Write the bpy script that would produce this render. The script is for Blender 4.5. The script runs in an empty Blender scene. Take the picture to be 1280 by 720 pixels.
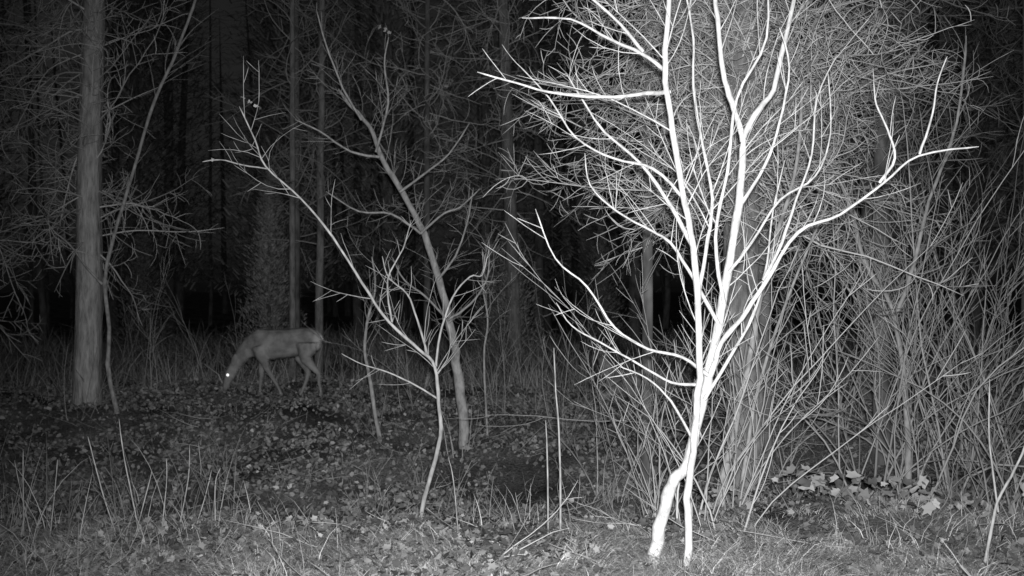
import bpy, bmesh, math, random
import numpy as np
from mathutils import Vector, Matrix

random.seed(7); rng = np.random.default_rng(7)
scene = bpy.context.scene
CAM_H = 1.3

# ------------------------------------------------------------------ noise / terrain
def _h(ix, iy, s):
    n = np.sin(ix*127.1 + iy*311.7 + s*74.7)*43758.5453
    return n-np.floor(n)
def vn(x, y, s=0.0):
    x = np.asarray(x, float); y = np.asarray(y, float)
    ix = np.floor(x); iy = np.floor(y); fx = x-ix; fy = y-iy
    fx = fx*fx*(3-2*fx); fy = fy*fy*(3-2*fy)
    a = _h(ix, iy, s); b = _h(ix+1, iy, s); c = _h(ix, iy+1, s); d = _h(ix+1, iy+1, s)
    return (a*(1-fx)+b*fx)*(1-fy)+(c*(1-fx)+d*fx)*fy
def sst(a, b, x):
    t = np.clip((np.asarray(x, float)-a)/(b-a), 0, 1); return t*t*(3-2*t)
def gh(x, y):
    x = np.asarray(x, float); y = np.asarray(y, float)
    h = 0.16*(vn(x/2.6, y/2.6, 1)-.5)+0.17*(vn(x/.8, y/.8, 2)-.5)+0.07*(vn(x/.27, y/.27, 3)-.5)
    h = h + 0.12*np.exp(-((x-1.9)**2/1.2+(y-6.0)**2/1.0))
    # shallow hollow in front of the leafy bank the deer stands on
    h = h - .34*sst(5.6, 7.4, y)*(1-sst(8.0, 11.2, y+.1*x))
    return h

# ------------------------------------------------------------------ materials
def new_mat(name, diffuse=True):
    m = bpy.data.materials.new(name); m.use_nodes = True
    nt = m.node_tree; b = nt.nodes['Principled BSDF']
    if diffuse:
        nt.nodes.remove(b); b = nt.nodes.new('ShaderNodeBsdfDiffuse')
        nt.links.new(b.outputs[0], nt.nodes['Material Output'].inputs[0])
        return m, nt, b, b.inputs['Color']
    b.inputs['Roughness'].default_value = .85
    b.inputs['Specular IOR Level'].default_value = .15
    return m, nt, b, b.inputs['Base Color']
def ramp(nt, stops):
    r = nt.nodes.new('ShaderNodeValToRGB')
    e = r.color_ramp.elements
    while len(e) < len(stops): e.new(.5)
    for i, (p, v) in enumerate(stops):
        e[i].position = p; e[i].color = (v, v, v, 1)
    return r
def mat_bark(name, lo, hi, scale=18, stretch=.35, bump=0, detail=2):
    m, nt, b, col = new_mat(name); L = nt.links
    tc = nt.nodes.new('ShaderNodeTexCoord'); mp = nt.nodes.new('ShaderNodeMapping')
    mp.inputs['Scale'].default_value = (1, 1, stretch)
    L.new(tc.outputs['Object'], mp.inputs[0])
    n = nt.nodes.new('ShaderNodeTexNoise'); n.inputs['Scale'].default_value = scale
    n.inputs['Detail'].default_value = detail; n.inputs['Roughness'].default_value = .65
    L.new(mp.outputs[0], n.inputs['Vector'])
    r = ramp(nt, [(.3, lo), (.5, (lo+hi)/2), (.72, hi)]); L.new(n.outputs['Fac'], r.inputs[0])
    L.new(r.outputs[0], col)
    if bump:
        bp = nt.nodes.new('ShaderNodeBump'); bp.inputs['Distance'].default_value = bump; bp.inputs['Strength'].default_value = .8
        L.new(n.outputs['Fac'], bp.inputs['Height']); L.new(bp.outputs[0], b.inputs['Normal'])
    return m
def mat_island(name, stops):
    m, nt, b, col = new_mat(name)
    g = nt.nodes.new('ShaderNodeNewGeometry'); r = ramp(nt, stops)
    nt.links.new(g.outputs['Random Per Island'], r.inputs[0])
    nt.links.new(r.outputs[0], col)
    return m
M_bright = mat_bark('pale_smooth_bark', .34, .74, 34, .6, .002, 4)
M_pale = mat_island('pale_twig_bark', [(0, .28), (1, .6)])
M_mid = mat_bark('grey_bark', .22, .48, 26, .5)
M_midt = mat_island('grey_twig_bark', [(0, .2), (1, .52)])
M_dead = mat_island('dead_twig_bark', [(0, .3), (.5, .55), (1, .84)])
M_dead2 = mat_island('dead_twig_bark_dark', [(0, .18), (1, .42)])
M_trunk = mat_bark('spruce_bark', .12, .34, 24, .25, .03, 4)
M_pine = mat_bark('scaly_pine_bark', .2, .62, 24, .22, .035, 4)
M_dark = mat_bark('dark_bark', .08, .22, 10, .4)
M_leaf = mat_island('dry_leaf', [(0, .05), (.5, .13), (.9, .25), (1, .42)])
M_leaf2 = mat_island('dry_leaf_pale', [(0, .10), (.5, .2), (.94, .33), (1, .55)])
M_leafb = mat_island('pale_leaf', [(0, .10), (1, .42)])
M_grass = mat_island('dry_grass', [(0, .14), (.6, .36), (1, .7)])
M_grassm = mat_island('matted_dry_grass', [(0, .2), (.6, .45), (1, .8)])
M_grasst = mat_island('tall_dry_grass', [(0, .10), (.6, .26), (1, .5)])
M_grassd = mat_island('undergrowth_stalks', [(0, .10), (.6, .26), (1, .5)])
M_needle = mat_island('spruce_needles', [(0, .10), (1, .36)])
M_needle2 = mat_island('young_spruce_needles', [(0, .22), (1, .6)])

# ------------------------------------------------------------------ mesh builders
def mk(name, V, F, mat, smooth=True):
    me = bpy.data.meshes.new(name)
    V = np.asarray(V, dtype=np.float32); F = np.asarray(F, dtype=np.int32); k = F.shape[1]
    me.vertices.add(len(V)); me.vertices.foreach_set('co', V.ravel())
    me.loops.add(F.size); me.loops.foreach_set('vertex_index', F.ravel())
    me.polygons.add(len(F))
    me.polygons.foreach_set('loop_start', np.arange(0, F.size, k, dtype=np.int32))
    me.polygons.foreach_set('loop_total', np.full(len(F), k, dtype=np.int32))
    me.polygons.foreach_set('use_smooth', np.full(len(F), smooth))
    me.update(calc_edges=True)
    me.materials.append(mat)
    ob = bpy.data.objects.new(name, me); scene.collection.objects.link(ob)
    return ob

class Tubes:
    def __init__(s): s.g = {}
    def add(s, pts, rad, sides=4):
        rad = list(rad); rad[-1] *= .4
        s.g.setdefault((len(pts), sides), []).append((pts, rad))
    def build(s, name, mat):
        Vs = []; Fs = []; off = 0
        for (n, k), lst in s.g.items():
            P = np.array([[tuple(q) for q in a[0]] for a in lst], float)
            R = np.array([a[1] for a in lst], float)
            T = np.gradient(P, axis=1); T /= np.linalg.norm(T, axis=2, keepdims=True)+1e-9
            mean = np.abs(P[:, -1]-P[:, 0]); ax = np.argmin(mean, axis=1)
            ref = np.eye(3)[ax][:, None, :].repeat(n, 1)
            N = np.cross(T, ref); N /= np.linalg.norm(N, axis=2, keepdims=True)+1e-9
            Bn = np.cross(T, N)
            a = np.arange(k)*2*math.pi/k
            wob = 1+.05*np.sin(3*a+1)+.04*np.sin(5*a+2.) if k >= 12 else np.ones(k)
            V = P[:, :, None, :]+R[:, :, None, None]*wob[None, None, :, None]*(N[:, :, None, :]*np.cos(a)[None, None, :, None]+Bn[:, :, None, :]*np.sin(a)[None, None, :, None])
            Vs.append(V.reshape(-1, 3)); m = len(lst)
            i, j = np.meshgrid(np.arange(n-1), np.arange(k), indexing='ij')
            f = np.stack([i*k+j, i*k+(j+1) % k, (i+1)*k+(j+1) % k, (i+1)*k+j], -1).reshape(-1, 4)
            F = (f[None]+(np.arange(m)*n*k)[:, None, None]).reshape(-1, 4)+off
            Fs.append(F); off += m*n*k
        return mk(name, np.concatenate(Vs), np.concatenate(Fs), mat)

def rv(s=1.0): return Vector((random.gauss(0, s), random.gauss(0, s), random.gauss(0, s)))
UP = Vector((0, 0, 1))
def side_dir(d, ang, bias=None):
    a = d.orthogonal().normalized(); a.rotate(Matrix.Rotation(random.uniform(0, 2*math.pi), 3, d))
    if bias is not None: a = (a+bias).normalized()
    return (d*math.cos(ang)+a*math.sin(ang)).normalized()

def grow(B, p, d, L, r, lvl, P):
    n = 8 if L > .35 else 5
    if L > 1.2: n = 12
    st = L/(n-1); d = d.copy().normalized(); p = p.copy()
    pts = [p.copy()]; rad = [r]; dirs = [d.copy()]
    w = P['wander']; tr = P['trop']; curl = rv(P.get('curl', 0))
    sc = math.sqrt(st/.1); rmin = P.get('rmin', .0016)
    for i in range(1, n):
        d = (d+rv(w*sc)+UP*tr*st+curl*st).normalized()
        p = p+d*st; pts.append(p.copy()); dirs.append(d.copy())
        rad.append(max(rmin, r*(1-.72*i/(n-1))))
    B.add(pts, rad, 5 if r > .006 else 3)
    if lvl <= 0: return
    spawn(B, pts, rad, dirs, L, lvl, P)

def spawn(B, pts, rad, dirs, L, lvl, P, t0=.15, dens=None, lmax=None):
    n = len(pts); c = L*(dens or P['dens'])
    c = int(c)+(random.random() < c-int(c))
    for _ in range(c):
        t = random.uniform(t0, .98)*(n-1); i = min(int(t), n-2); f = t-i
        q = pts[i].lerp(pts[i+1], f)
        cd = side_dir(dirs[i], math.radians(random.uniform(*P['ang'])), P.get('bias'))
        cl = L*P['ratio']*random.uniform(.4, 1.15)*(1.1-.6*t/(n-1))
        if lmax: cl = min(cl, lmax*random.uniform(.5, 1))
        if cl < P.get('lmin', .05): continue
        cr = max(P.get('rmin', .0016), min(rad[i]*.62, .0025+cl*.0045)*P.get('rr', 1))
        grow(B, q, cd, cl, cr, lvl-1, P)

def smooth_path(pts, rad, k=4):
    out = []; ro = []; n = len(pts)
    for i in range(n-1):
        p0 = pts[max(0, i-1)]; p1 = pts[i]; p2 = pts[i+1]; p3 = pts[min(n-1, i+2)]
        for j in range(k):
            t = j/k
            out.append(.5*((2*p1)+(p2-p0)*t+(2*p0-5*p1+4*p2-p3)*t*t+(3*p1-p0-3*p2+p3)*t**3))
            ro.append(rad[i]*(1-t)+rad[i+1]*t)
    out.append(pts[-1].copy()); ro.append(rad[-1])
    return out, ro

# image pixel coordinates projected to distance Y: Y/1372 m per pixel on a vertical plane
class PixelPlane:
    def __init__(s, Y): s.Y = Y; s.s = Y/1372.0
    def __call__(s, u, v, w=0.0): return Vector(((u-640)*s.s, s.Y+w, CAM_H+(360-v)*s.s))
    def limb(s, B, pts, r0, r1, w0=0, w1=0, sides=8, P=None, lvl=2, t0=.15, dens=None, lmax=None, root=False, jit=.007):
        n = len(pts); Q = []
        for i, q in enumerate(pts):
            t = i/(n-1)
            Q.append(s(q[0], q[1], w0+(w1-w0)*t)+rv(jit)*(0 if i == 0 else 1))
        if root: Q[0].z = float(gh(Q[0].x, Q[0].y))-.06
        R = [(r0+(r1-r0)*(i/(n-1))**.8)*s.s for i in range(n)]
        Q, R = smooth_path(Q, R)
        Q = [Q[0]]+[q+rv(R[i]*.15) for i, q in enumerate(Q)][1:]
        R = [r*(1+random.uniform(-.1, .1)) for r in R]
        B.add(Q, R, sides)
        if P:
            D = [(Q[min(i+1, len(Q)-1)]-Q[max(i-1, 0)]).normalized() for i in range(len(Q))]
            L = sum((Q[i+1]-Q[i]).length for i in range(len(Q)-1))
            spawn(B, Q, R, D, L, lvl, P, t0, dens, lmax)
        return Q

def blades(name, x, y, h, w, bend, mat, az=None, z=None, ts=(0, .35, .7, 1.)):
    N = len(x); z = gh(x, y)-.02 if z is None else z
    az = rng.uniform(0, 2*math.pi, N) if az is None else az
    lean = np.stack([np.cos(az), np.sin(az), 0*az], -1)
    sa = rng.uniform(0, 2*math.pi, N); side = np.stack([np.cos(sa), np.sin(sa), 0*sa], -1)
    root = np.stack([x, y, z], -1); rows = []
    for t in ts:
        c = root+lean*(h*(bend*t**1.8+.12*t))[:, None]
        c[:, 2] += h*t*(1-.55*np.minimum(bend, 1.5)*t*t)
        ww = (w*(1-.85*t**2))[:, None]
        rows.append(c-side*ww/2); rows.append(c+side*ww/2)
    V = np.stack(rows, 1); m = V.shape[1]
    f = np.array([[2*i, 2*i+1, 2*i+3, 2*i+2] for i in range(len(ts)-1)])
    F = (f[None]+(np.arange(N)*m)[:, None, None]).reshape(-1, 4)
    return mk(name, V.reshape(-1, 3), F, mat)

def leaves(name, c, size, tilt, mat, curl=.6, k=12):
    N = len(c)
    prof = np.array([1.0, .62, .9, .55, .78, .5, .35, .5, .78, .55, .9, .62]) if k == 12 else np.array([1., .7, .6, .4, .6, .75])
    a = np.arange(k)*2*math.pi/k
    az = rng.uniform(0, 2*math.pi, N)
    ux = np.stack([np.cos(az), np.sin(az), np.zeros(N)], -1)
    vy = np.stack([-np.sin(az), np.cos(az), np.zeros(N)], -1)
    uz = np.tile([0, 0, 1.], (N, 1))
    ta = rng.normal(0, 1, N)*tilt
    vx = vy*np.cos(ta)[:, None]+uz*np.sin(ta)[:, None]; nz = -vy*np.sin(ta)[:, None]+uz*np.cos(ta)[:, None]
    tb = rng.normal(0, 1, N)*tilt
    u2 = ux*np.cos(tb)[:, None]+nz*np.sin(tb)[:, None]; n2 = -ux*np.sin(tb)[:, None]+nz*np.cos(tb)[:, None]
    cu = rng.uniform(-.4, 1, N)*curl
    V = [c]
    for j in range(k):
        rr = prof[j]*size*rng.uniform(.8, 1.2, N)
        xx = rr*math.cos(a[j]); yy = rr*.7*math.sin(a[j])
        zz = cu*np.abs(yy)+cu*.5*xx*xx/size+rng.normal(0, .09, N)*size
        V.append(c+u2*xx[:, None]+vx*yy[:, None]+n2*zz[:, None])
    V = np.stack(V, 1)
    f = np.array([[0, 1+j, 1+(j+1) % k] for j in range(k)])
    F = (f[None]+(np.arange(N)*(k+1))[:, None, None]).reshape(-1, 3)
    return mk(name, V.reshape(-1, 3), F, mat)

# ------------------------------------------------------------------ ground
def axis(n, c, lo, hi, k):
    t = np.linspace(-1, 1, n); s = np.sinh(t*k)/math.sinh(k)
    return c+np.where(s < 0, s*(c-lo), s*(hi-c))
gx = axis(400, 0, -220, 220, 5.6); gy = axis(440, 7, -80, 320, 5.6)
X, Y = np.meshgrid(gx, gy, indexing='ij')
V = np.stack([X, Y, gh(X, Y)], -1).reshape(-1, 3)
i, j = np.meshgrid(np.arange(len(gx)-1), np.arange(len(gy)-1), indexing='ij')
m_ = len(gy)
F = np.stack([i*m_+j, (i+1)*m_+j, (i+1)*m_+j+1, i*m_+j+1], -1).reshape(-1, 4)
mg, nt, b, col = new_mat('forest_soil'); L = nt.links
tc = nt.nodes.new('ShaderNodeTexCoord')
n1 = nt.nodes.new('ShaderNodeTexNoise'); n1.inputs['Scale'].default_value = 1.3; n1.inputs['Detail'].default_value = 2
n2 = nt.nodes.new('ShaderNodeTexNoise'); n2.inputs['Scale'].default_value = 42; n2.inputs['Detail'].default_value = 5; n2.inputs['Roughness'].default_value = .7
for n_ in (n1, n2): L.new(tc.outputs['Object'], n_.inputs['Vector'])
mx = nt.nodes.new('ShaderNodeMath'); mx.operation = 'MULTIPLY'; L.new(n1.outputs['Fac'], mx.inputs[0]); L.new(n2.outputs['Fac'], mx.inputs[1])
rp = ramp(nt, [(.12, .06), (.26, .24), (.4, .48)]); L.new(mx.outputs[0], rp.inputs[0]); L.new(rp.outputs[0], col)
bp = nt.nodes.new('ShaderNodeBump'); bp.inputs['Distance'].default_value = .07; L.new(n2.outputs['Fac'], bp.inputs['Height']); L.new(bp.outputs[0], b.inputs['Normal'])
mk('forest_ground', V, F, mg)

def area(n, y0, y1, k=.5, m=1.2, pw=1.0):
    y = y0+(y1-y0)*rng.uniform(0, 1, n)**pw
    return rng.uniform(-1, 1, n)*(k*y+m), y
# leaf litter
x, y = area(115000, 3.4, 16.5, pw=.85)
keep = vn(x/.9, y/.9, 9)*.7+vn(x/.25, y/.25, 10)*.6+rng.uniform(-.2, .2, len(x))+.10*sst(6.5, 9, y) > .58
x, y = x[keep], y[keep]
c = np.stack([x, y, gh(x, y)+rng.uniform(.0, .06, len(x))], -1)
near = y < 7.2
leaves('leaf_litter', c[near], rng.uniform(.014, .036, near.sum()), .6, M_leaf)
leaves('leaf_litter', c[~near], rng.uniform(.016, .04, (~near).sum()), .8, M_leaf2, k=6)
n = 260
x = rng.normal(2.0, .42, n); y = rng.normal(6.3, .4, n)
c = np.stack([x, y, gh(x, y)+rng.uniform(.02, .18, n)], -1)
leaves('maple_leaf_pile', c, rng.uniform(.025, .062, n), .8, M_leafb)

# grass
x, y = area(190000, 3.3, 7.2)
dn = (vn(x/.55, y/.55, 20)*.75+vn(x/.17, y/.17, 21)*.5+(5.5-y)*.26+rng.uniform(-.12, .12, len(x)))
keep = dn > .64
x, y = x[keep], y[keep]
hs = .45+vn(x/.4, y/.4, 25)*1.1
blades('grass', x, y, rng.uniform(.04, .16, len(x))*hs, rng.uniform(.002, .0042, len(x)), rng.uniform(.5, 2.2, len(x)), M_grass,
       az=vn(x/.3, y/.3, 23)*9+rng.normal(0, .7, len(x)))
# pale flattened grass nearest the camera
x, y = area(90000, 3.4, 6.1)
keep = vn(x/.6, y/.6, 50)*.6+vn(x/.22, y/.22, 51)*.4+(5.3-y)*.5+.16*np.abs(x)*(y < 6) > .62
x, y = x[keep], y[keep]
blades('matted_grass', x, y, rng.uniform(.04, .13, len(x)), rng.uniform(.0018, .0036, len(x)), rng.uniform(1.2, 3.2, len(x)), M_grassm,
       az=vn(x/.4, y/.4, 53)*12+rng.normal(0, .6, len(x)))
xs = []; ys = []
for (cx, cy) in [(-1.35, 5.5), (-1.75, 5.3), (-2.6, 6.2), (-.9, 5.0), (-2.1, 5.0), (1.7, 5.1), (2.3, 5.5), (-3.2, 7), (1.2, 6.3), (2.6, 6.6), (.6, 6.9), (-.3, 7.6), (0, 6.2)]:
    k = 80; xs.append(rng.normal(cx, .16, k)); ys.append(rng.normal(cy, .14, k))
x = np.concatenate(xs); y = np.concatenate(ys)
blades('grass_tussocks', x, y, rng.uniform(.1, .36, len(x)), rng.uniform(.002, .0045, len(x)), rng.uniform(.1, 1.4, len(x)), M_grass)
xs = []; ys = []
for (cx, cy, k) in [(-2.55, 5.7, 20), (-2.2, 5.5, 14), (-2.0, 5.9, 14), (-1.75, 5.6, 16), (-1.5, 5.8, 8), (2.3, 5.3, 10), (-2.9, 6.3, 16), (.25, 5.9, 6), (-.3, 6.3, 8)]:
    xs.append(rng.normal(cx, .09, k)); ys.append(rng.normal(cy, .12, k))
x = np.concatenate(xs); y = np.concatenate(ys)
blades('tall_dry_grass', x, y, rng.uniform(.2, .66, len(x)), rng.uniform(.003, .005, len(x)), rng.uniform(.02, .7, len(x)), M_grasst, ts=(0, .2, .4, .6, .8, 1))
x, y = area(46000, 6.2, 13.4)
keep = vn(x/.7, y/.7, 30)+rng.uniform(-.2, .2, len(x)) > .45
x, y = x[keep], y[keep]
blades('low_undergrowth', x, y, rng.uniform(.03, .15, len(x)), rng.uniform(.003, .008, len(x)), rng.uniform(.4, 1.8, len(x)), M_grassd)
x, y = area(28000, 13.2, 24, m=2)
keep = vn(x/1.2, y/1.2, 31)+rng.uniform(-.3, .3, len(x)) > .42
x, y = x[keep], y[keep]
blades('tall_dead_grass', x, y, rng.uniform(.15, .75, len(x)), rng.uniform(.006, .014, len(x)), rng.uniform(.05, .8, len(x)), M_grassd)
# dead herb clumps in the middle distance
B = Tubes()
PW = dict(wander=.09, trop=.8, dens=8, ratio=.4, ang=(25, 60), curl=1.5, rmin=.0022)
for _ in range(300):
    yy = random.uniform(7.5, 13.9); xx = random.uniform(-.5, .5)*yy
    if vn(xx/1.1, yy/1.1, 44) < .45: continue
    if -3.5 < xx < -1.9 and 9.5 < yy < 12.6: continue
    p = Vector((xx, yy, float(gh(xx, yy))-.02))
    for _k in range(3): grow(B, p+Vector((random.gauss(0, .04), random.gauss(0, .04), 0)), Vector((random.gauss(0, .3), random.gauss(0, .3), 1)), random.uniform(.12, .5), .003, 1, PW)
B.build('dead_herbs', M_midt)

# fallen twigs
B = Tubes()
PT = dict(wander=.12, trop=0, dens=5, ratio=.4, ang=(25, 60), curl=.8, rmin=.0018)
for _ in range(600):
    yy = random.uniform(4, 13); xx = random.uniform(-1, 1)*(.5*yy+.8)
    p = Vector((xx, yy, float(gh(xx, yy))+.02)); a = random.uniform(0, 2*math.pi)
    grow(B, p, Vector((math.cos(a), math.sin(a), random.uniform(0, .5))), random.uniform(.12, .6), random.uniform(.002, .005), 1, PT)
B.build('fallen_twigs', M_midt)

# ------------------------------------------------------------------ foreground bright tree
PB = dict(wander=.05, trop=.6, dens=5.6, ratio=.46, ang=(25, 50), curl=1.2, rmin=.0017, lmin=.09, rr=.75)
E = PixelPlane(4.85); B = Tubes()
E.limb(B, [(810, 735), (820, 690), (833, 632), (845, 598), (860, 582), (873, 535), (885, 478), (898, 410), (912, 340), (925, 255), (932, 170)], 8.6, 4.4, 0, .05, 12, PB, 2, .35, 5, .8, root=True, jit=.003)
E.limb(B, [(932, 170), (950, 140), (970, 105), (985, 50), (1000, -20), (1010, -110)], 4.3, 2.2, .05, .1, 8, PB, 2, .1)
E.limb(B, [(932, 175), (918, 130), (903, 85), (893, 30), (885, -40), (870, -120)], 4.3, 2.2, .05, -.1, 8, PB, 2, .1)
E.limb(B, [(853, 735), (856, 680), (858, 620), (863, 560), (870, 470), (868, 390), (862, 310), (848, 240), (835, 170), (828, 90), (831, 20), (838, -70)], 5.2, 3.2, -.08, -.12, 10, PB, 2, .25, 5.5, .8, root=True, jit=.003)
E.limb(B, [(888, 470), (905, 430), (927, 398), (948, 350), (985, 292), (1032, 270), (1076, 235), (1118, 203), (1180, 195)], 4, .8, 0, -.35, 8, PB, 1, .35, 3, .3)
E.limb(B, [(1076, 235), (1092, 205), (1082, 175), (1070, 140), (1068, 120)], 2, .7, -.25, -.25, 6, PB, 1, .2)
E.limb(B, [(1118, 203), (1132, 160), (1140, 120), (1150, 88)], 1.6, .6, -.3, -.3, 6)
E.limb(B, [(948, 350), (970, 300), (1000, 250), (1020, 190), (1035, 120), (1065, 60)], 2.6, .8, -.1, .2, 6, PB, 2, .2)
E.limb(B, [(833, 120), (800, 128), (760, 132), (700, 130), (645, 126), (602, 117)], 3, .9, -.1, -.4, 7, PB, 1, .3, 4, .25)
E.limb(B, [(829, 95), (800, 70), (765, 48), (715, 22), (655, 12)], 2.8, 1, -.1, .1, 7, PB, 2, .2)
E.limb(B, [(800, 70), (770, 40), (735, 15), (690, -20)], 2.4, 1.2, -.1, -.3, 7, PB, 1, .2)
E.limb(B, [(862, 310), (838, 262), (800, 205), (760, 160), (735, 125), (715, 80)], 3, .9, -.1, .2, 7, PB, 2, .2)
E.limb(B, [(886, 470), (850, 442), (805, 432), (765, 408), (732, 362), (690, 328), (665, 268)], 2.5, .7, 0, -.3, 6, PB, 2, .25)
E.limb(B, [(870, 480), (838, 478), (800, 455), (755, 430), (720, 410), (700, 380)], 2.2, .7, -.05, .3, 6, PB, 2, .25)
E.limb(B, [(898, 405), (870, 350), (845, 300), (820, 285), (775, 262), (740, 225), (735, 180)], 2.8, .8, 0, .25, 6, PB, 2, .25)
E.limb(B, [(925, 260), (955, 210), (972, 150), (975, 90), (960, 50)], 2.6, .9, .05, -.2, 6, PB, 2, .2)
E.limb(B, [(880, 500), (915, 450), (948, 395), (970, 330), (985, 260), (1003, 190)], 2.7, .9, 0, .3, 6, PB, 2, .25)
E.limb(B, [(866, 380), (880, 320), (890, 250), (880, 180), (868, 110), (872, 40), (862, -30)], 2.8, 1.2, -.1, .15, 7, PB, 2, .2)
E.limb(B, [(866, 550), (835, 500), (800, 470), (765, 455)], 2, .7, 0, -.2, 6, PB, 1, .25)
E.limb(B, [(905, 380), (890, 300), (905, 220), (915, 130), (945, 60), (940, -30)], 2.8, 1.2, 0, -.25, 7, PB, 2, .2)
E.limb(B, [(912, 340), (940, 300), (985, 250), (1030, 215), (1050, 160), (1055, 80)], 2.2, .8, 0, .25, 7, PB, 2, .2)
E.limb(B, [(850, 250), (815, 215), (770, 200), (725, 165), (690, 110), (650, 60)], 2.2, .8, -.1, .3, 7, PB, 2, .2)
B.build('bare_maple_tree', M_bright)

# ------------------------------------------------------------------ conifers
def conifer(name, x, y, r, H, z0, z1, nb, bl, P, mat, lean=(0, 0), lvl=2, sides=18, tmat=None, droop=-.1):
    B = Tubes(); T = Tubes(); z = float(gh(x, y))-.1
    pts = []; rad = []; n = 14
    for i in range(n):
        t = i/(n-1); s = t**1.5
        pts.append(Vector((x+lean[0]*s*H+random.gauss(0, .07*r), y+lean[1]*s*H, z+H*s)))
        rad.append(r*(1.0-.75*s)*(1+.22*math.exp(-s*H/.12)))
    pts, rad = smooth_path(pts, rad, 3)
    T.add(pts, rad, sides)
    o = T.build(name, tmat or mat)
    for k in range(nb):
        zz = z0+(z1-z0)*(k+random.random())/nb; a = k*2.4+random.gauss(0, .5)
        s = zz/H
        d = Vector((math.cos(a), math.sin(a), random.uniform(droop-.2, droop+.3)))
        grow(B, Vector((x+lean[0]*s*H, y+lean[1]*s*H, zz)), d, bl*random.uniform(.45, 1.1), random.uniform(.006, .011)*P.get('br', 1), lvl, P)
    t = B.build('dead_branches', mat); t.parent = o
    return o
PS = dict(wander=.11, trop=.25, dens=11, ratio=.45, ang=(30, 80), curl=4.6, rmin=.0028, lmin=.10)
conifer('spruce_tree', 1.66, 7.9, .14, 13, 1.85, 3.9, 108, 1.75, PS, M_dead, tmat=M_trunk)
conifer('spruce_tree', 2.0, 8.7, .07, 12, 1.9, 4.0, 58, 1.6, PS, M_dead, tmat=M_dark)
conifer('spruce_tree', 1.05, 8.5, .045, 10, 2.2, 4.0, 50, 1.35, PS, M_dead, tmat=M_dark)
conifer('spruce_tree', 3.1, 9.2, .07, 12, 2.3, 4.4, 50, 1.4, PS, M_dead2, tmat=M_dark)

# ------------------------------------------------------------------ shrub thickets
PH = dict(wander=.055, trop=.85, dens=3.6, ratio=.40, ang=(18, 42), curl=.9, rmin=.0022, lmin=.09)
def shrub(name, x, y, ns, h, spread, r, mat, P=PH, lvl=2, br=.14):
    B = Tubes()
    for _ in range(ns):
        a = random.uniform(0, 2*math.pi); q = random.random()**.5
        px = x+math.cos(a)*br*q; py = y+math.sin(a)*br*q
        p = Vector((px, py, float(gh(px, py))-.04))
        d = Vector((math.cos(a)*spread*q, math.sin(a)*spread*q, 1))
        grow(B, p, d, h*random.uniform(.5, 1.1), r*random.uniform(.6, 1.1), lvl, P)
    return B.build(name, mat)
for (x, y, ns, h, sp, r) in [(2.55, 8.0, 9, 3.1, .22, .009), (3.0, 8.4, 10, 3.4, .2, .010), (3.35, 8.2, 10, 3.2, .2, .009), (2.1, 8.6, 7, 2.6, .25, .009),
                             (3.7, 9.0, 10, 3.6, .2, .009), (2.75, 7.6, 6, 2.6, .22, .008), (1.0, 7.6, 7, 1.8, .3, .007), (.75, 8.3, 5, 1.6, .3, .007), (1.45, 7.1, 6, 1.9, .3, .008),
                             (2.9, 9.8, 8, 3.4, .2, .010), (4.1, 9.4, 9, 3.4, .2, .009), (3.3, 7.5, 5, 2.2, .25, .008), (3.75, 8.2, 7, 3.0, .2, .008)]:
    shrub('hazel_shrub', x, y, ns, h, sp, r, M_midt)
for (x, y, ns, h, sp) in [(.95, 5.7, 7, 2.1, .22), (1.15, 6.0, 7, 2.3, .22), (.78, 6.3, 6, 1.8, .2), (1.05, 5.4, 4, 2.0, .25)]:
    shrub('hazel_shrub', x, y, ns, h, sp, .006, M_pale, dict(PH, curl=.8, dens=3.2, trop=1.0), br=.1)
for (x, y, ns, h) in [(-4.0, 12.2, 5, 1.7), (-3.6, 13.5, 6, 1.7), (-.2, 11.5, 6, 1.4), (-1.4, 13.5, 7, 1.2), (.9, 12, 6, 1.2), (-2.0, 14.6, 6, 1.0), (.3, 13.2, 6, 1.3), (-4.9, 14, 6, 1.9), (-1.0, 11.2, 6, 1.6), (-4.3, 10.9, 4, 1.2), (.5, 10.2, 6, 1.5), (-.45, 9.6, 7, .7)]:
    shrub('hazel_shrub', x, y, ns, h, .4, .006, M_midt if y < 12.5 else M_dead2)
E = PixelPlane(8.0); B = Tubes()
E.limb(B, [(1137, 600), (1135, 530), (1128, 440), (1118, 380), (1092, 330), (1075, 270), (1060, 220)], 4.5, 2, 0, .2, 8, PH, 2, .2, root=True)
E.limb(B, [(1122, 390), (1145, 330), (1165, 250), (1200, 150), (1215, 40)], 3, 1.5, 0, .1, 8, PH, 2, .2)
B.build('rowan_tree', M_mid)
E = PixelPlane(6.6); B = Tubes()
E.limb(B, [(898, 655), (905, 600), (918, 560), (932, 500), (948, 430), (962, 360), (985, 280), (1010, 200), (1020, 90)], 6, 2, 0, .3, 8, PH, 2, .25, root=True)
E.limb(B, [(925, 600), (940, 560), (955, 500), (985, 420), (1020, 330), (1060, 250)], 3, 1.5, .1, .4, 8, PH, 2, .25, root=True)
B.build('rowan_tree', M_mid)

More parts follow.
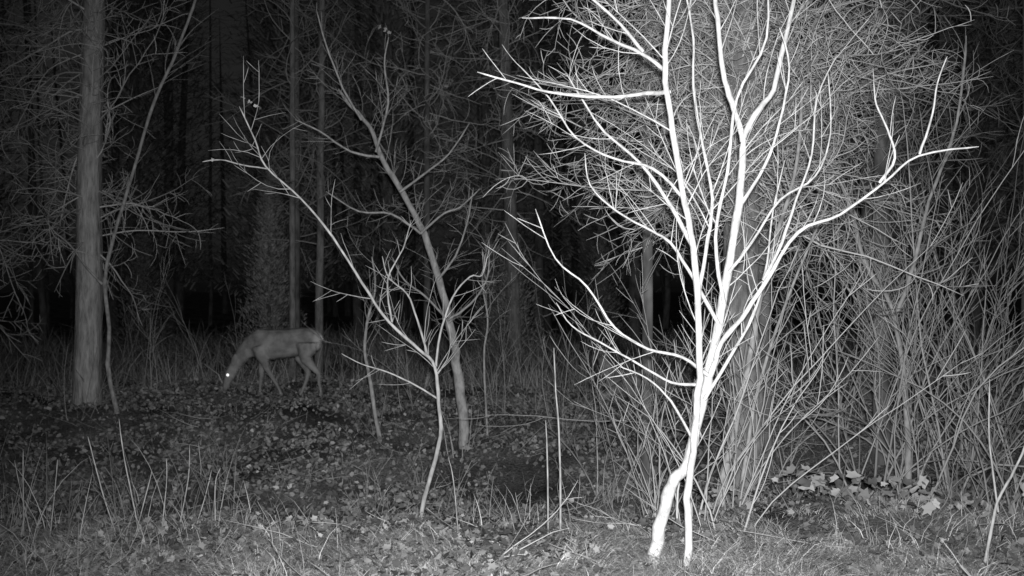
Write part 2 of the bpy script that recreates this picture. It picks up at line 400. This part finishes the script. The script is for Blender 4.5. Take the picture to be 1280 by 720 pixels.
# ------------------------------------------------------------------ centre saplings
PC = dict(wander=.07, trop=1.1, dens=8, ratio=.42, ang=(30, 62), curl=1.4, rmin=.0019, lmin=.07, rr=.8)
E = PixelPlane(6.2); B = Tubes()
E.limb(B, [(521, 660), (533, 605), (549, 548), (549, 500), (545, 458), (524, 436), (490, 402), (455, 352), (420, 297), (385, 252), (345, 215), (325, 180), (311, 140)], 3.1, .8, 0, -.2, 8, PC, 2, .3, 8, .5, root=True)
E.limb(B, [(545, 458), (553, 420), (562, 372), (588, 342), (600, 345), (608, 320)], 1.8, .7, 0, .2, 6, PC, 2, .2, 10, .35)
E.limb(B, [(535, 445), (520, 400), (505, 365), (480, 345), (470, 320)], 1.7, .7, 0, .25, 6, PC, 2, .2, 10, .35)
E.limb(B, [(490, 402), (480, 350), (500, 310), (510, 270)], 1.5, .7, 0, .25, 6, PC, 2, .2, 10, .3)
E.limb(B, [(549, 500), (520, 480), (485, 462), (455, 452), (430, 440)], 1.4, .6, 0, -.1, 6, PC, 1, .2, 7, .3)
E.limb(B, [(345, 215), (310, 212), (285, 205), (262, 206)], 1.1, .7, -.15, -.15, 6, PC, 1, .2, 6, .2)
t = B.build('bare_sapling_tree', M_mid)
E.Y = 6.05
lc = [E(u, v) for (u, v) in [(312, 128), (320, 133), (327, 138), (333, 140), (268, 205), (276, 204)]]
lf = leaves('leaves', np.array([tuple(a) for a in lc]), rng.uniform(.018, .03, len(lc)), .9, M_leafb); lf.parent = t

PC2 = dict(PC, rmin=.0026, dens=7.5)
E = PixelPlane(9.8); B = Tubes()
E.limb(B, [(582, 556), (576, 500), (568, 440), (560, 400), (547, 350), (526, 292), (500, 240), (474, 196), (452, 150), (430, 118), (412, 100)], 7.2, 1.8, 0, .5, 12, PC2, 2, .2, 7, .8, root=True, jit=.01)
for pts in ([(547, 350), (570, 320), (585, 280), (590, 235)], [(500, 240), (530, 215), (560, 190), (585, 150)], [(470, 190), (485, 130), (482, 80), (485, 45)],
            [(560, 400), (590, 380), (608, 350), (612, 315)], [(526, 292), (555, 268), (575, 262), (600, 240)], [(560, 400), (530, 370), (505, 350), (490, 320)],
            [(526, 292), (490, 270), (450, 265), (410, 240)], [(474, 196), (440, 190), (400, 165), (370, 150)], [(452, 150), (430, 110), (410, 60), (400, 20)]):
    E.limb(B, pts, 1.8, .8, 0, random.uniform(-.3, .3), 6, PC2, 2, .1, 10)
t = B.build('leaning_rowan_tree', M_mid)
lc = [E(u, v, -.2) for (u, v) in [(478, 40), (484, 44), (490, 47), (487, 52), (566, 108), (560, 112)]]
lf = leaves('leaves', np.array([tuple(a) for a in lc]), rng.uniform(.03, .05, len(lc)), .9, M_leafb); lf.parent = t
E = PixelPlane(10.2); B = Tubes()
E.limb(B, [(476, 520), (464, 480), (456, 440), (459, 400), (468, 360), (462, 320)], 3, 1, 0, .1, 8, PC2, 2, .3, root=True)
E.limb(B, [(610, 500), (605, 450), (612, 400), (602, 350), (610, 300)], 1.6, .8, 0, .1, 8, PC2, 2, .3, root=True)
B.build('bare_sapling_tree', M_mid)

# ------------------------------------------------------------------ left trees
PP = dict(wander=.10, trop=.14, dens=8, ratio=.45, ang=(30, 65), curl=2.4, rmin=.0034, lmin=.10)
PQ = dict(PP, rmin=.0045, dens=6)
conifer('pine_tree', -4.48, 11.6, .145, 14, 1.7, 4.6, 58, 1.6, PP, M_dead, lean=(.012, 0), droop=.05, tmat=M_pine)
E = PixelPlane(11.0); B = Tubes()
E.limb(B, [(148, 515), (138, 470), (131, 410), (127, 352), (139, 292), (163, 212), (190, 122), (215, 60), (240, -10), (255, -80)], 3, 1.6, 0, .2, 8, PH, 2, .2, 2.8, .8, root=True, jit=.012)
E.limb(B, [(128, 355), (112, 335), (95, 305), (75, 290)], 1.8, .8, 0, -.2, 6, PH, 2, .2)
B.build('bare_sapling_tree', M_mid)
conifer('pine_tree', -6.6, 12.8, .09, 13, 1.4, 5.0, 50, 1.8, PP, M_dead, droop=.05, tmat=M_dark)
conifer('pine_tree', -3.25, 16.5, .08, 13, 2.0, 6, 34, 1.3, PQ, M_dead2, droop=.1, tmat=M_dark)
conifer('pine_tree', -3.1, 15.5, .05, 13, 2.4, 6, 26, 1.3, PQ, M_dead2, droop=.3, tmat=M_trunk)
conifer('pine_tree', -2.85, 16.2, .065, 13, 1.8, 6.0, 38, 1.5, PQ, M_dead2, droop=.2, tmat=M_trunk, lean=(.01, 0))
conifer('pine_tree', -1.35, 17.5, .06, 14, 2.4, 6.0, 40, 1.6, PQ, M_dead, droop=.1, tmat=M_dark)
conifer('pine_tree', .05, 18, .12, 15, 2.2, 6.2, 48, 1.8, PQ, M_dead, droop=.1, lean=(-.03, 0), tmat=M_trunk)
conifer('pine_tree', 3.9, 12.0, .10, 14, 2.2, 5, 44, 1.6, PP, M_dead2, droop=-.1, tmat=M_dark)
conifer('pine_tree', 5.4, 11.4, .11, 14, 1.6, 5, 36, 1.6, PP, M_dark, droop=-.1)

# young spruces with needles
def spruce(name, x, y, H, R, n=9000, s=1.0, zb=.1, mat=None):
    t = rng.uniform(0, 1, n)**1.1
    nl = max(8, H*5); lay = np.floor(t*nl); a = rng.uniform(0, 2*math.pi, n); ph = _h(lay, lay*0, x)*6.28
    rad = R*(1-t)**.8*np.clip(.62+.38*np.sin(a*4+ph)+.35*(_h(lay, np.floor(a*2), 5)-.5), .1, 1.2)*rng.uniform(.05, 1, n)**.5
    px = x+np.cos(a)*rad; py = y+np.sin(a)*rad
    pz = zb+(H-zb)*(lay+rng.uniform(0, 1, n))/nl-.3*rad+rng.normal(0, .02, n)
    o = blades(name, px, py, rng.uniform(.05, .14, n)*s, rng.uniform(.008, .016, n)*s, rng.uniform(.8, 2.4, n), mat or M_needle, az=a+rng.normal(0, .6, n), z=pz, ts=(0, .5, 1))
    r = .012*H
    B = Tubes(); B.add([Vector((x, y, -.1)), Vector((x, y, H*.5)), Vector((x, y, H))], [r, r*.6, .006], 8)
    tr = B.build('trunk', M_dark); tr.parent = o
spruce('spruce_sapling', -3.85, 17.4, 3.2, .75, 12000, mat=M_needle2)
spruce('spruce_sapling', -.02, 18.2, 2.6, .7, 10000, mat=M_needle2)
spruce('spruce_sapling', -.4, 19.0, 2.2, .5, 6000, mat=M_needle2)
spruce('spruce_sapling', 3.2, 17, 2.6, .8)
spruce('spruce_sapling', -6.4, 19, 2.4, .8)
spruce('spruce_sapling', 1.5, 18.5, 2.3, .8)
for (x, y, H, R) in [(-12.5, 25, 13, 2.2), (-8.6, 25, 14, 2.3), (-4.6, 23, 13, 1.9), (-2.6, 23, 14, 2.1), (-.6, 25, 13, 2.2), (2.6, 23, 14, 2.3), (5.5, 22, 13, 2.2), (9.3, 22, 12, 2.3), (12.5, 25, 13, 2.5), (-10, 32, 15, 3), (-6.5, 31, 15, 3), (1, 32, 15, 3), (8, 32, 15, 3)]:
    spruce('spruce_tree', x, y, H, R, 8000, 3.0, 1.8)

# distant mass of trees
B = Tubes()
PD = dict(wander=.10, trop=.12, dens=3.5, ratio=.42, ang=(30, 65), curl=.8, rmin=.006, lmin=.2)
for k in range(80):
    y = random.uniform(22, 60); x = random.uniform(-1, 1)*(.5*y+5)
    if y < 32 and -.30 < x/y < -.21: continue
    r = random.uniform(.05, .17); z = float(gh(x, y))-.1
    ln = random.gauss(0, .03)
    B.add([Vector((x+ln*h+random.gauss(0, .03), y, z+h)) for h in (0, 1, 3, 6, 10, 15)], [r*1.2, r, r*.9, r*.75, r*.5, r*.1], 8)
    for _ in range(22 if y < 38 else 6):
        zz = random.uniform(1.5, 9); a = random.uniform(0, 2*math.pi)
        grow(B, Vector((x+ln*zz, y, zz)), Vector((math.cos(a), math.sin(a), random.uniform(-.2, .4))), random.uniform(.8, 2.4), .014, 1, PD)
B.build('distant_forest_trees', M_dark)

# ------------------------------------------------------------------ bare stalks in the foreground
E5 = PixelPlane(5.6); B = Tubes()
for pts, r in [([(701, 640), (699, 560), (694, 490), (693, 434)], 1.7), ([(686, 610), (684, 570), (685, 528)], 1.4),
               ([(152, 675), (132, 620), (117, 580), (110, 548)], 1.3), ([(178, 670), (162, 620), (150, 570), (142, 524)], 1.3),
               ([(200, 660), (208, 610), (206, 575)], 1.0), ([(240, 655), (255, 620), (262, 590)], .9), ([(60, 665), (75, 610), (82, 570)], 1.1),
               ([(30, 660), (38, 600), (36, 560)], 1.0), ([(165, 650), (185, 600), (190, 590)], 1.0), ([(575, 640), (566, 600), (560, 570)], 1.0),
               ([(270, 640), (268, 610), (272, 590)], 1.0), ([(220, 660), (232, 600), (228, 560)], .9), ([(45, 670), (20, 620), (8, 580)], .9)]:
    E5.limb(B, pts, r, r*.5, 0, random.uniform(-.1, .1), 5, root=True)
B.build('dry_plant_stalks', M_mid)
E5 = PixelPlane(4.9); B = Tubes()
E5.limb(B, [(1228, 735), (1240, 670), (1250, 630), (1270, 585), (1285, 540), (1300, 480)], 2.4, 1.2, 0, 0, 6, PH, 1, .4, 2, .3, root=True)
E5.limb(B, [(1248, 640), (1238, 590), (1234, 540), (1238, 474)], 1.5, .8, 0, 0, 6)
B.build('bare_sapling_tree', M_mid)

# ------------------------------------------------------------------ roe deer
def loft(sections, k=16):
    P = [Vector(s[:3]) for s in sections]; n = len(P); V = []; F = []
    for i, s in enumerate(sections):
        t = (P[min(i+1, n-1)]-P[max(i-1, 0)]).normalized()
        ref = Vector((0, 1, 0)) if abs(t.y) < .8 else Vector((1, 0, 0))
        b = (ref-t*ref.dot(t)).normalized(); a = t.cross(b)
        for j in range(k):
            an = 2*math.pi*j/k
            V.append(P[i]+a*math.cos(an)*s[3]+b*math.sin(an)*s[4])
    for i in range(n-1):
        for j in range(k):
            F.append((i*k+j, i*k+(j+1) % k, (i+1)*k+(j+1) % k, (i+1)*k+j))
    F.append(tuple(range(k))[::-1]); F.append(tuple((n-1)*k+j for j in range(k)))
    return V, F
def union(name, lofts, mat, parent, voxel=.011, sm=4):
    V = []; F = []
    for v, f in lofts:
        o = len(V); V += [tuple(q) for q in v]; F += [tuple(o+i for i in g) for g in f]
    me = bpy.data.meshes.new(name); me.from_pydata(V, [], F); me.materials.append(mat)
    bm = bmesh.new(); bm.from_mesh(me); bmesh.ops.recalc_face_normals(bm, faces=bm.faces[:]); bm.to_mesh(me); bm.free()
    ob = bpy.data.objects.new(name, me); scene.collection.objects.link(ob); ob.parent = parent
    if voxel:
        r = ob.modifiers.new('remesh', 'REMESH'); r.mode = 'VOXEL'; r.voxel_size = voxel; r.use_smooth_shade = True
        s = ob.modifiers.new('smooth', 'SMOOTH'); s.iterations = sm; s.factor = .5
    else:
        for p in me.polygons: p.use_smooth = True
        ss = ob.modifiers.new('sub', 'SUBSURF'); ss.levels = 1; ss.render_levels = 1
    return ob
def fur(body, parent, mat, n=26000, flow=Vector((-1, 0, -.45))):
    bpy.context.view_layer.update()
    dg = bpy.context.evaluated_depsgraph_get(); me = body.evaluated_get(dg).to_mesh()
    nv = len(me.polygons); C = np.empty(nv*3); N = np.empty(nv*3); A = np.empty(nv)
    me.polygons.foreach_get('center', C); me.polygons.foreach_get('normal', N); me.polygons.foreach_get('area', A)
    C = C.reshape(-1, 3); N = N.reshape(-1, 3)
    idx = rng.choice(nv, n, p=A/A.sum()); c = C[idx]+rng.normal(0, .004, (n, 3)); nn = N[idx]
    f = np.array(flow)[None]+rng.normal(0, .25, (n, 3)); f -= nn*(f*nn).sum(1)[:, None]; f /= np.linalg.norm(f, axis=1)[:, None]+1e-9
    s = np.cross(nn, f); ln = rng.uniform(.012, .026, n)[:, None]*np.clip(c[:, 2:3]*2.2+.3, .35, 1); w = rng.uniform(.0015, .003, n)[:, None]
    V = np.stack([c-s*w, c+s*w, c+f*ln+nn*ln*.38], 1).reshape(-1, 3)
    o = mk('fur', V, np.arange(n*3).reshape(-1, 3), mat); o.parent = parent

mdeer, nt, b, col = new_mat('roe_deer_coat'); L = nt.links
tc = nt.nodes.new('ShaderNodeTexCoord'); sp = nt.nodes.new('ShaderNodeSeparateXYZ'); L.new(tc.outputs['Object'], sp.inputs[0])
n_ = nt.nodes.new('ShaderNodeTexNoise'); n_.inputs['Scale'].default_value = 12; n_.inputs['Detail'].default_value = 5; L.new(tc.outputs['Object'], n_.inputs['Vector'])
base = ramp(nt, [(.3, .19), (.7, .36)]); L.new(n_.outputs['Fac'], base.inputs[0])
mr = nt.nodes.new('ShaderNodeMapRange'); mr.inputs['From Min'].default_value = -.38; mr.inputs['From Max'].default_value = -.43; L.new(sp.outputs[0], mr.inputs[0])
mz = nt.nodes.new('ShaderNodeMapRange'); mz.inputs['From Min'].default_value = .50; mz.inputs['From Max'].default_value = .56; L.new(sp.outputs[2], mz.inputs[0])
mm = nt.nodes.new('ShaderNodeMath'); mm.operation = 'MULTIPLY'; L.new(mr.outputs[0], mm.inputs[0]); L.new(mz.outputs[0], mm.inputs[1])
mix = nt.nodes.new('ShaderNodeMix'); mix.data_type = 'RGBA'; L.new(mm.outputs[0], mix.inputs[0]); L.new(base.outputs[0], mix.inputs[6]); mix.inputs[7].default_value = (.55, .55, .55, 1)
L.new(mix.outputs[2], col)
mhoof, _, _, cc = new_mat('hoof'); cc.default_value = (.03, .03, .03, 1)
meye, _, bb, cc = new_mat('eye_emissive_shine', False); cc.default_value = (.9, .9, .9, 1); bb.inputs['Roughness'].default_value = .1
bb.inputs['Emission Color'].default_value = (1, 1, 1, 1); bb.inputs['Emission Strength'].default_value = 1.0  # eyeshine as emission: the eye glows in place of returned flash light
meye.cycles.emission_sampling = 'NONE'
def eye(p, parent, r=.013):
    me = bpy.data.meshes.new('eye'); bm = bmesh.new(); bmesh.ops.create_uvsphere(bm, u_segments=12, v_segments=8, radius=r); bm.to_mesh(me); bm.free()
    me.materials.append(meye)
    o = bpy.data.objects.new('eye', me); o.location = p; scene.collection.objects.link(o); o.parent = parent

deer = bpy.data.objects.new('roe_deer', None); scene.collection.objects.link(deer)
def leg(pts, y): return loft([(p[0], y, p[1], p[2], p[2]*.85) for p in pts], 12)
parts = [
    loft([(-.445, 0, .63, .03, .03), (-.42, 0, .63, .10, .075), (-.34, 0, .62, .142, .115), (-.2, 0, .605, .148, .125), (-.02, 0, .585, .155, .135), (.14, 0, .575, .165, .13), (.26, 0, .585, .155, .11), (.35, 0, .59, .10, .075), (.38, 0, .59, .04, .03)]),
    loft([(.20, 0, .62, .14, .09), (.32, 0, .57, .115, .075), (.42, 0, .49, .082, .06), (.49, 0, .40, .064, .05), (.545, 0, .32, .052, .042), (.57, 0, .27, .04, .036)]),
    loft([(.53, 0, .345, .03, .03), (.55, 0, .31, .056, .05), (.58, 0, .25, .060, .05), (.605, 0, .19, .046, .036), (.625, 0, .135, .033, .027), (.64, 0, .09, .028, .025), (.648, 0, .07, .014, .014)]),
    leg([(.23, .56, .09), (.23, .44, .062), (.245, .36, .036), (.255, .27, .026), (.25, .24, .024), (.26, .14, .017), (.265, .06, .018), (.285, .015, .022)], -.075),
    leg([(.22, .56, .09), (.19, .44, .06), (.15, .35, .036), (.11, .27, .026), (.085, .24, .024), (.02, .14, .017), (-.02, .06, .017), (-.015, .015, .02)], .075),
    leg([(-.30, .60, .12), (-.23, .49, .09), (-.19, .42, .06), (-.25, .33, .036), (-.285, .265, .026), (-.255, .17, .019), (-.215, .07, .018), (-.19, .015, .022)], -.08),
    leg([(-.31, .60, .12), (-.31, .49, .09), (-.30, .42, .058), (-.39, .33, .036), (-.445, .27, .026), (-.45, .17, .019), (-.475, .07, .018), (-.455, .015, .022)], .08),
    loft([(-.42, 0, .68, .02, .02), (-.455, 0, .655, .018, .018), (-.465, 0, .63, .008, .008)], 8),
]
body = union('body', parts, mdeer, deer)
ears = [loft([(.535, s*.035, .34, .018, .01), (.52, s*.055, .385, .034, .009), (.50, s*.08, .43, .033, .007), (.475, s*.10, .475, .010, .004)], 10) for s in (-1, 1)]
union('ears', ears, mdeer, deer, voxel=None)
hooves = [loft([(x_, y_, .045, .021, .018), (x_+.018, y_, .0, .03, .021)], 10) for x_, y_ in [(.275, -.075), (-.015, .075), (-.2, -.08), (-.465, .08)]]
union('hooves', hooves, mhoof, deer, voxel=None)
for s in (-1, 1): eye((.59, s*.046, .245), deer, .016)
fur(body, deer, mdeer)
hs_ = [float(gh(-2.62-q, 12.45)) for q in (.28, -.01, -.2, -.46)]
deer.location = (-2.62, 12.45, sum(hs_)/4+.015)
deer.rotation_euler = (0, 0, math.radians(180-6))
deer.scale = (1.03, 1.0, 1.05)

deer2 = bpy.data.objects.new('roe_deer', None); scene.collection.objects.link(deer2)
parts = [
    loft([(-.48, 0, .16, .04, .04), (-.44, 0, .17, .12, .11), (-.3, 0, .19, .17, .16), (-.1, 0, .19, .17, .165), (.1, 0, .19, .165, .15), (.24, 0, .20, .14, .12), (.32, 0, .21, .07, .06)]),
    loft([(.20, 0, .24, .11, .09), (.29, 0, .33, .085, .065), (.34, 0, .43, .062, .05), (.37, 0, .52, .052, .045), (.38, 0, .56, .03, .03)]),
    loft([(.35, -.05, .575, .03, .03), (.37, 0, .57, .055, .05), (.39, .05, .55, .055, .05), (.42, .11, .52, .04, .036), (.445, .16, .495, .028, .025), (.455, .18, .485, .014, .014)]),
    loft([(.18, .1, .14, .06, .05), (.34, .12, .07, .035, .03), (.40, .12, .045, .024, .022), (.25, .15, .03, .02, .02), (.14, .15, .025, .018, .018)], 10),
    loft([(.18, -.1, .14, .06, .05), (.34, -.12, .07, .035, .03), (.42, -.12, .045, .024, .022), (.52, -.12, .03, .02, .02)], 10),
    loft([(-.3, .1, .16, .12, .08), (-.12, .16, .08, .06, .05), (-.28, .19, .05, .03, .03), (-.2, .2, .025, .018, .018), (0, .19, .025, .016, .016)], 10),
]
body = union('body', parts, mdeer, deer2)
ears = [loft([(.36+s*.03, -.02, .61, .012, .018), (.36+s*.065, -.03, .655, .012, .034), (.36+s*.085, -.035, .70, .009, .03), (.36+s*.095, -.035, .735, .004, .01)], 10) for s in (-1, 1)]
union('ears', ears, mdeer, deer2, voxel=None)
fur(body, deer2, mdeer, 12000)
deer2.location = (1.38, 12.4, float(gh(1.38, 12.4))+.01)
deer2.rotation_euler = (0, 0, math.radians(172))

# ------------------------------------------------------------------ light
w = bpy.data.worlds.new('World'); scene.world = w; w.use_nodes = True
nt = w.node_tree; bg = nt.nodes['Background']
sky = nt.nodes.new('ShaderNodeTexSky'); sky.sky_type = 'NISHITA'; sky.sun_disc = False
sky.sun_elevation = math.radians(2); sky.sun_rotation = math.radians(200)
bw = nt.nodes.new('ShaderNodeRGBToBW'); nt.links.new(sky.outputs[0], bw.inputs[0]); nt.links.new(bw.outputs[0], bg.inputs[0])
bg.inputs[1].default_value = .009
w.cycles.sampling_method = 'NONE'
# infrared flash of the trail camera
fl = bpy.data.lights.new('flash', 'SPOT'); fl.energy = 2300; fl.spot_size = math.radians(76); fl.spot_blend = 1.0; fl.shadow_soft_size = .03
fo = bpy.data.objects.new('infrared_flash', fl); fo.location = (.02, -.02, CAM_H+.07); scene.collection.objects.link(fo)
fo.rotation_euler = (math.radians(87), 0, math.radians(-5))

cam = bpy.data.cameras.new('Camera'); co = bpy.data.objects.new('Camera', cam); scene.collection.objects.link(co)
co.location = (0, 0, CAM_H); co.rotation_euler = (math.radians(90), 0, 0)
cam.sensor_width = 36; cam.lens = 36*1372/1280; cam.clip_start = .05; cam.clip_end = 1000
cam.dof.use_dof = True; cam.dof.focus_distance = 5.8; cam.dof.aperture_fstop = 4.0
scene.camera = co
scene.view_settings.view_transform = 'Standard'; scene.view_settings.look = 'None'; scene.view_settings.exposure = 0
print('POLYS', sum(len(o.data.polygons) for o in scene.objects if o.type == 'MESH'))
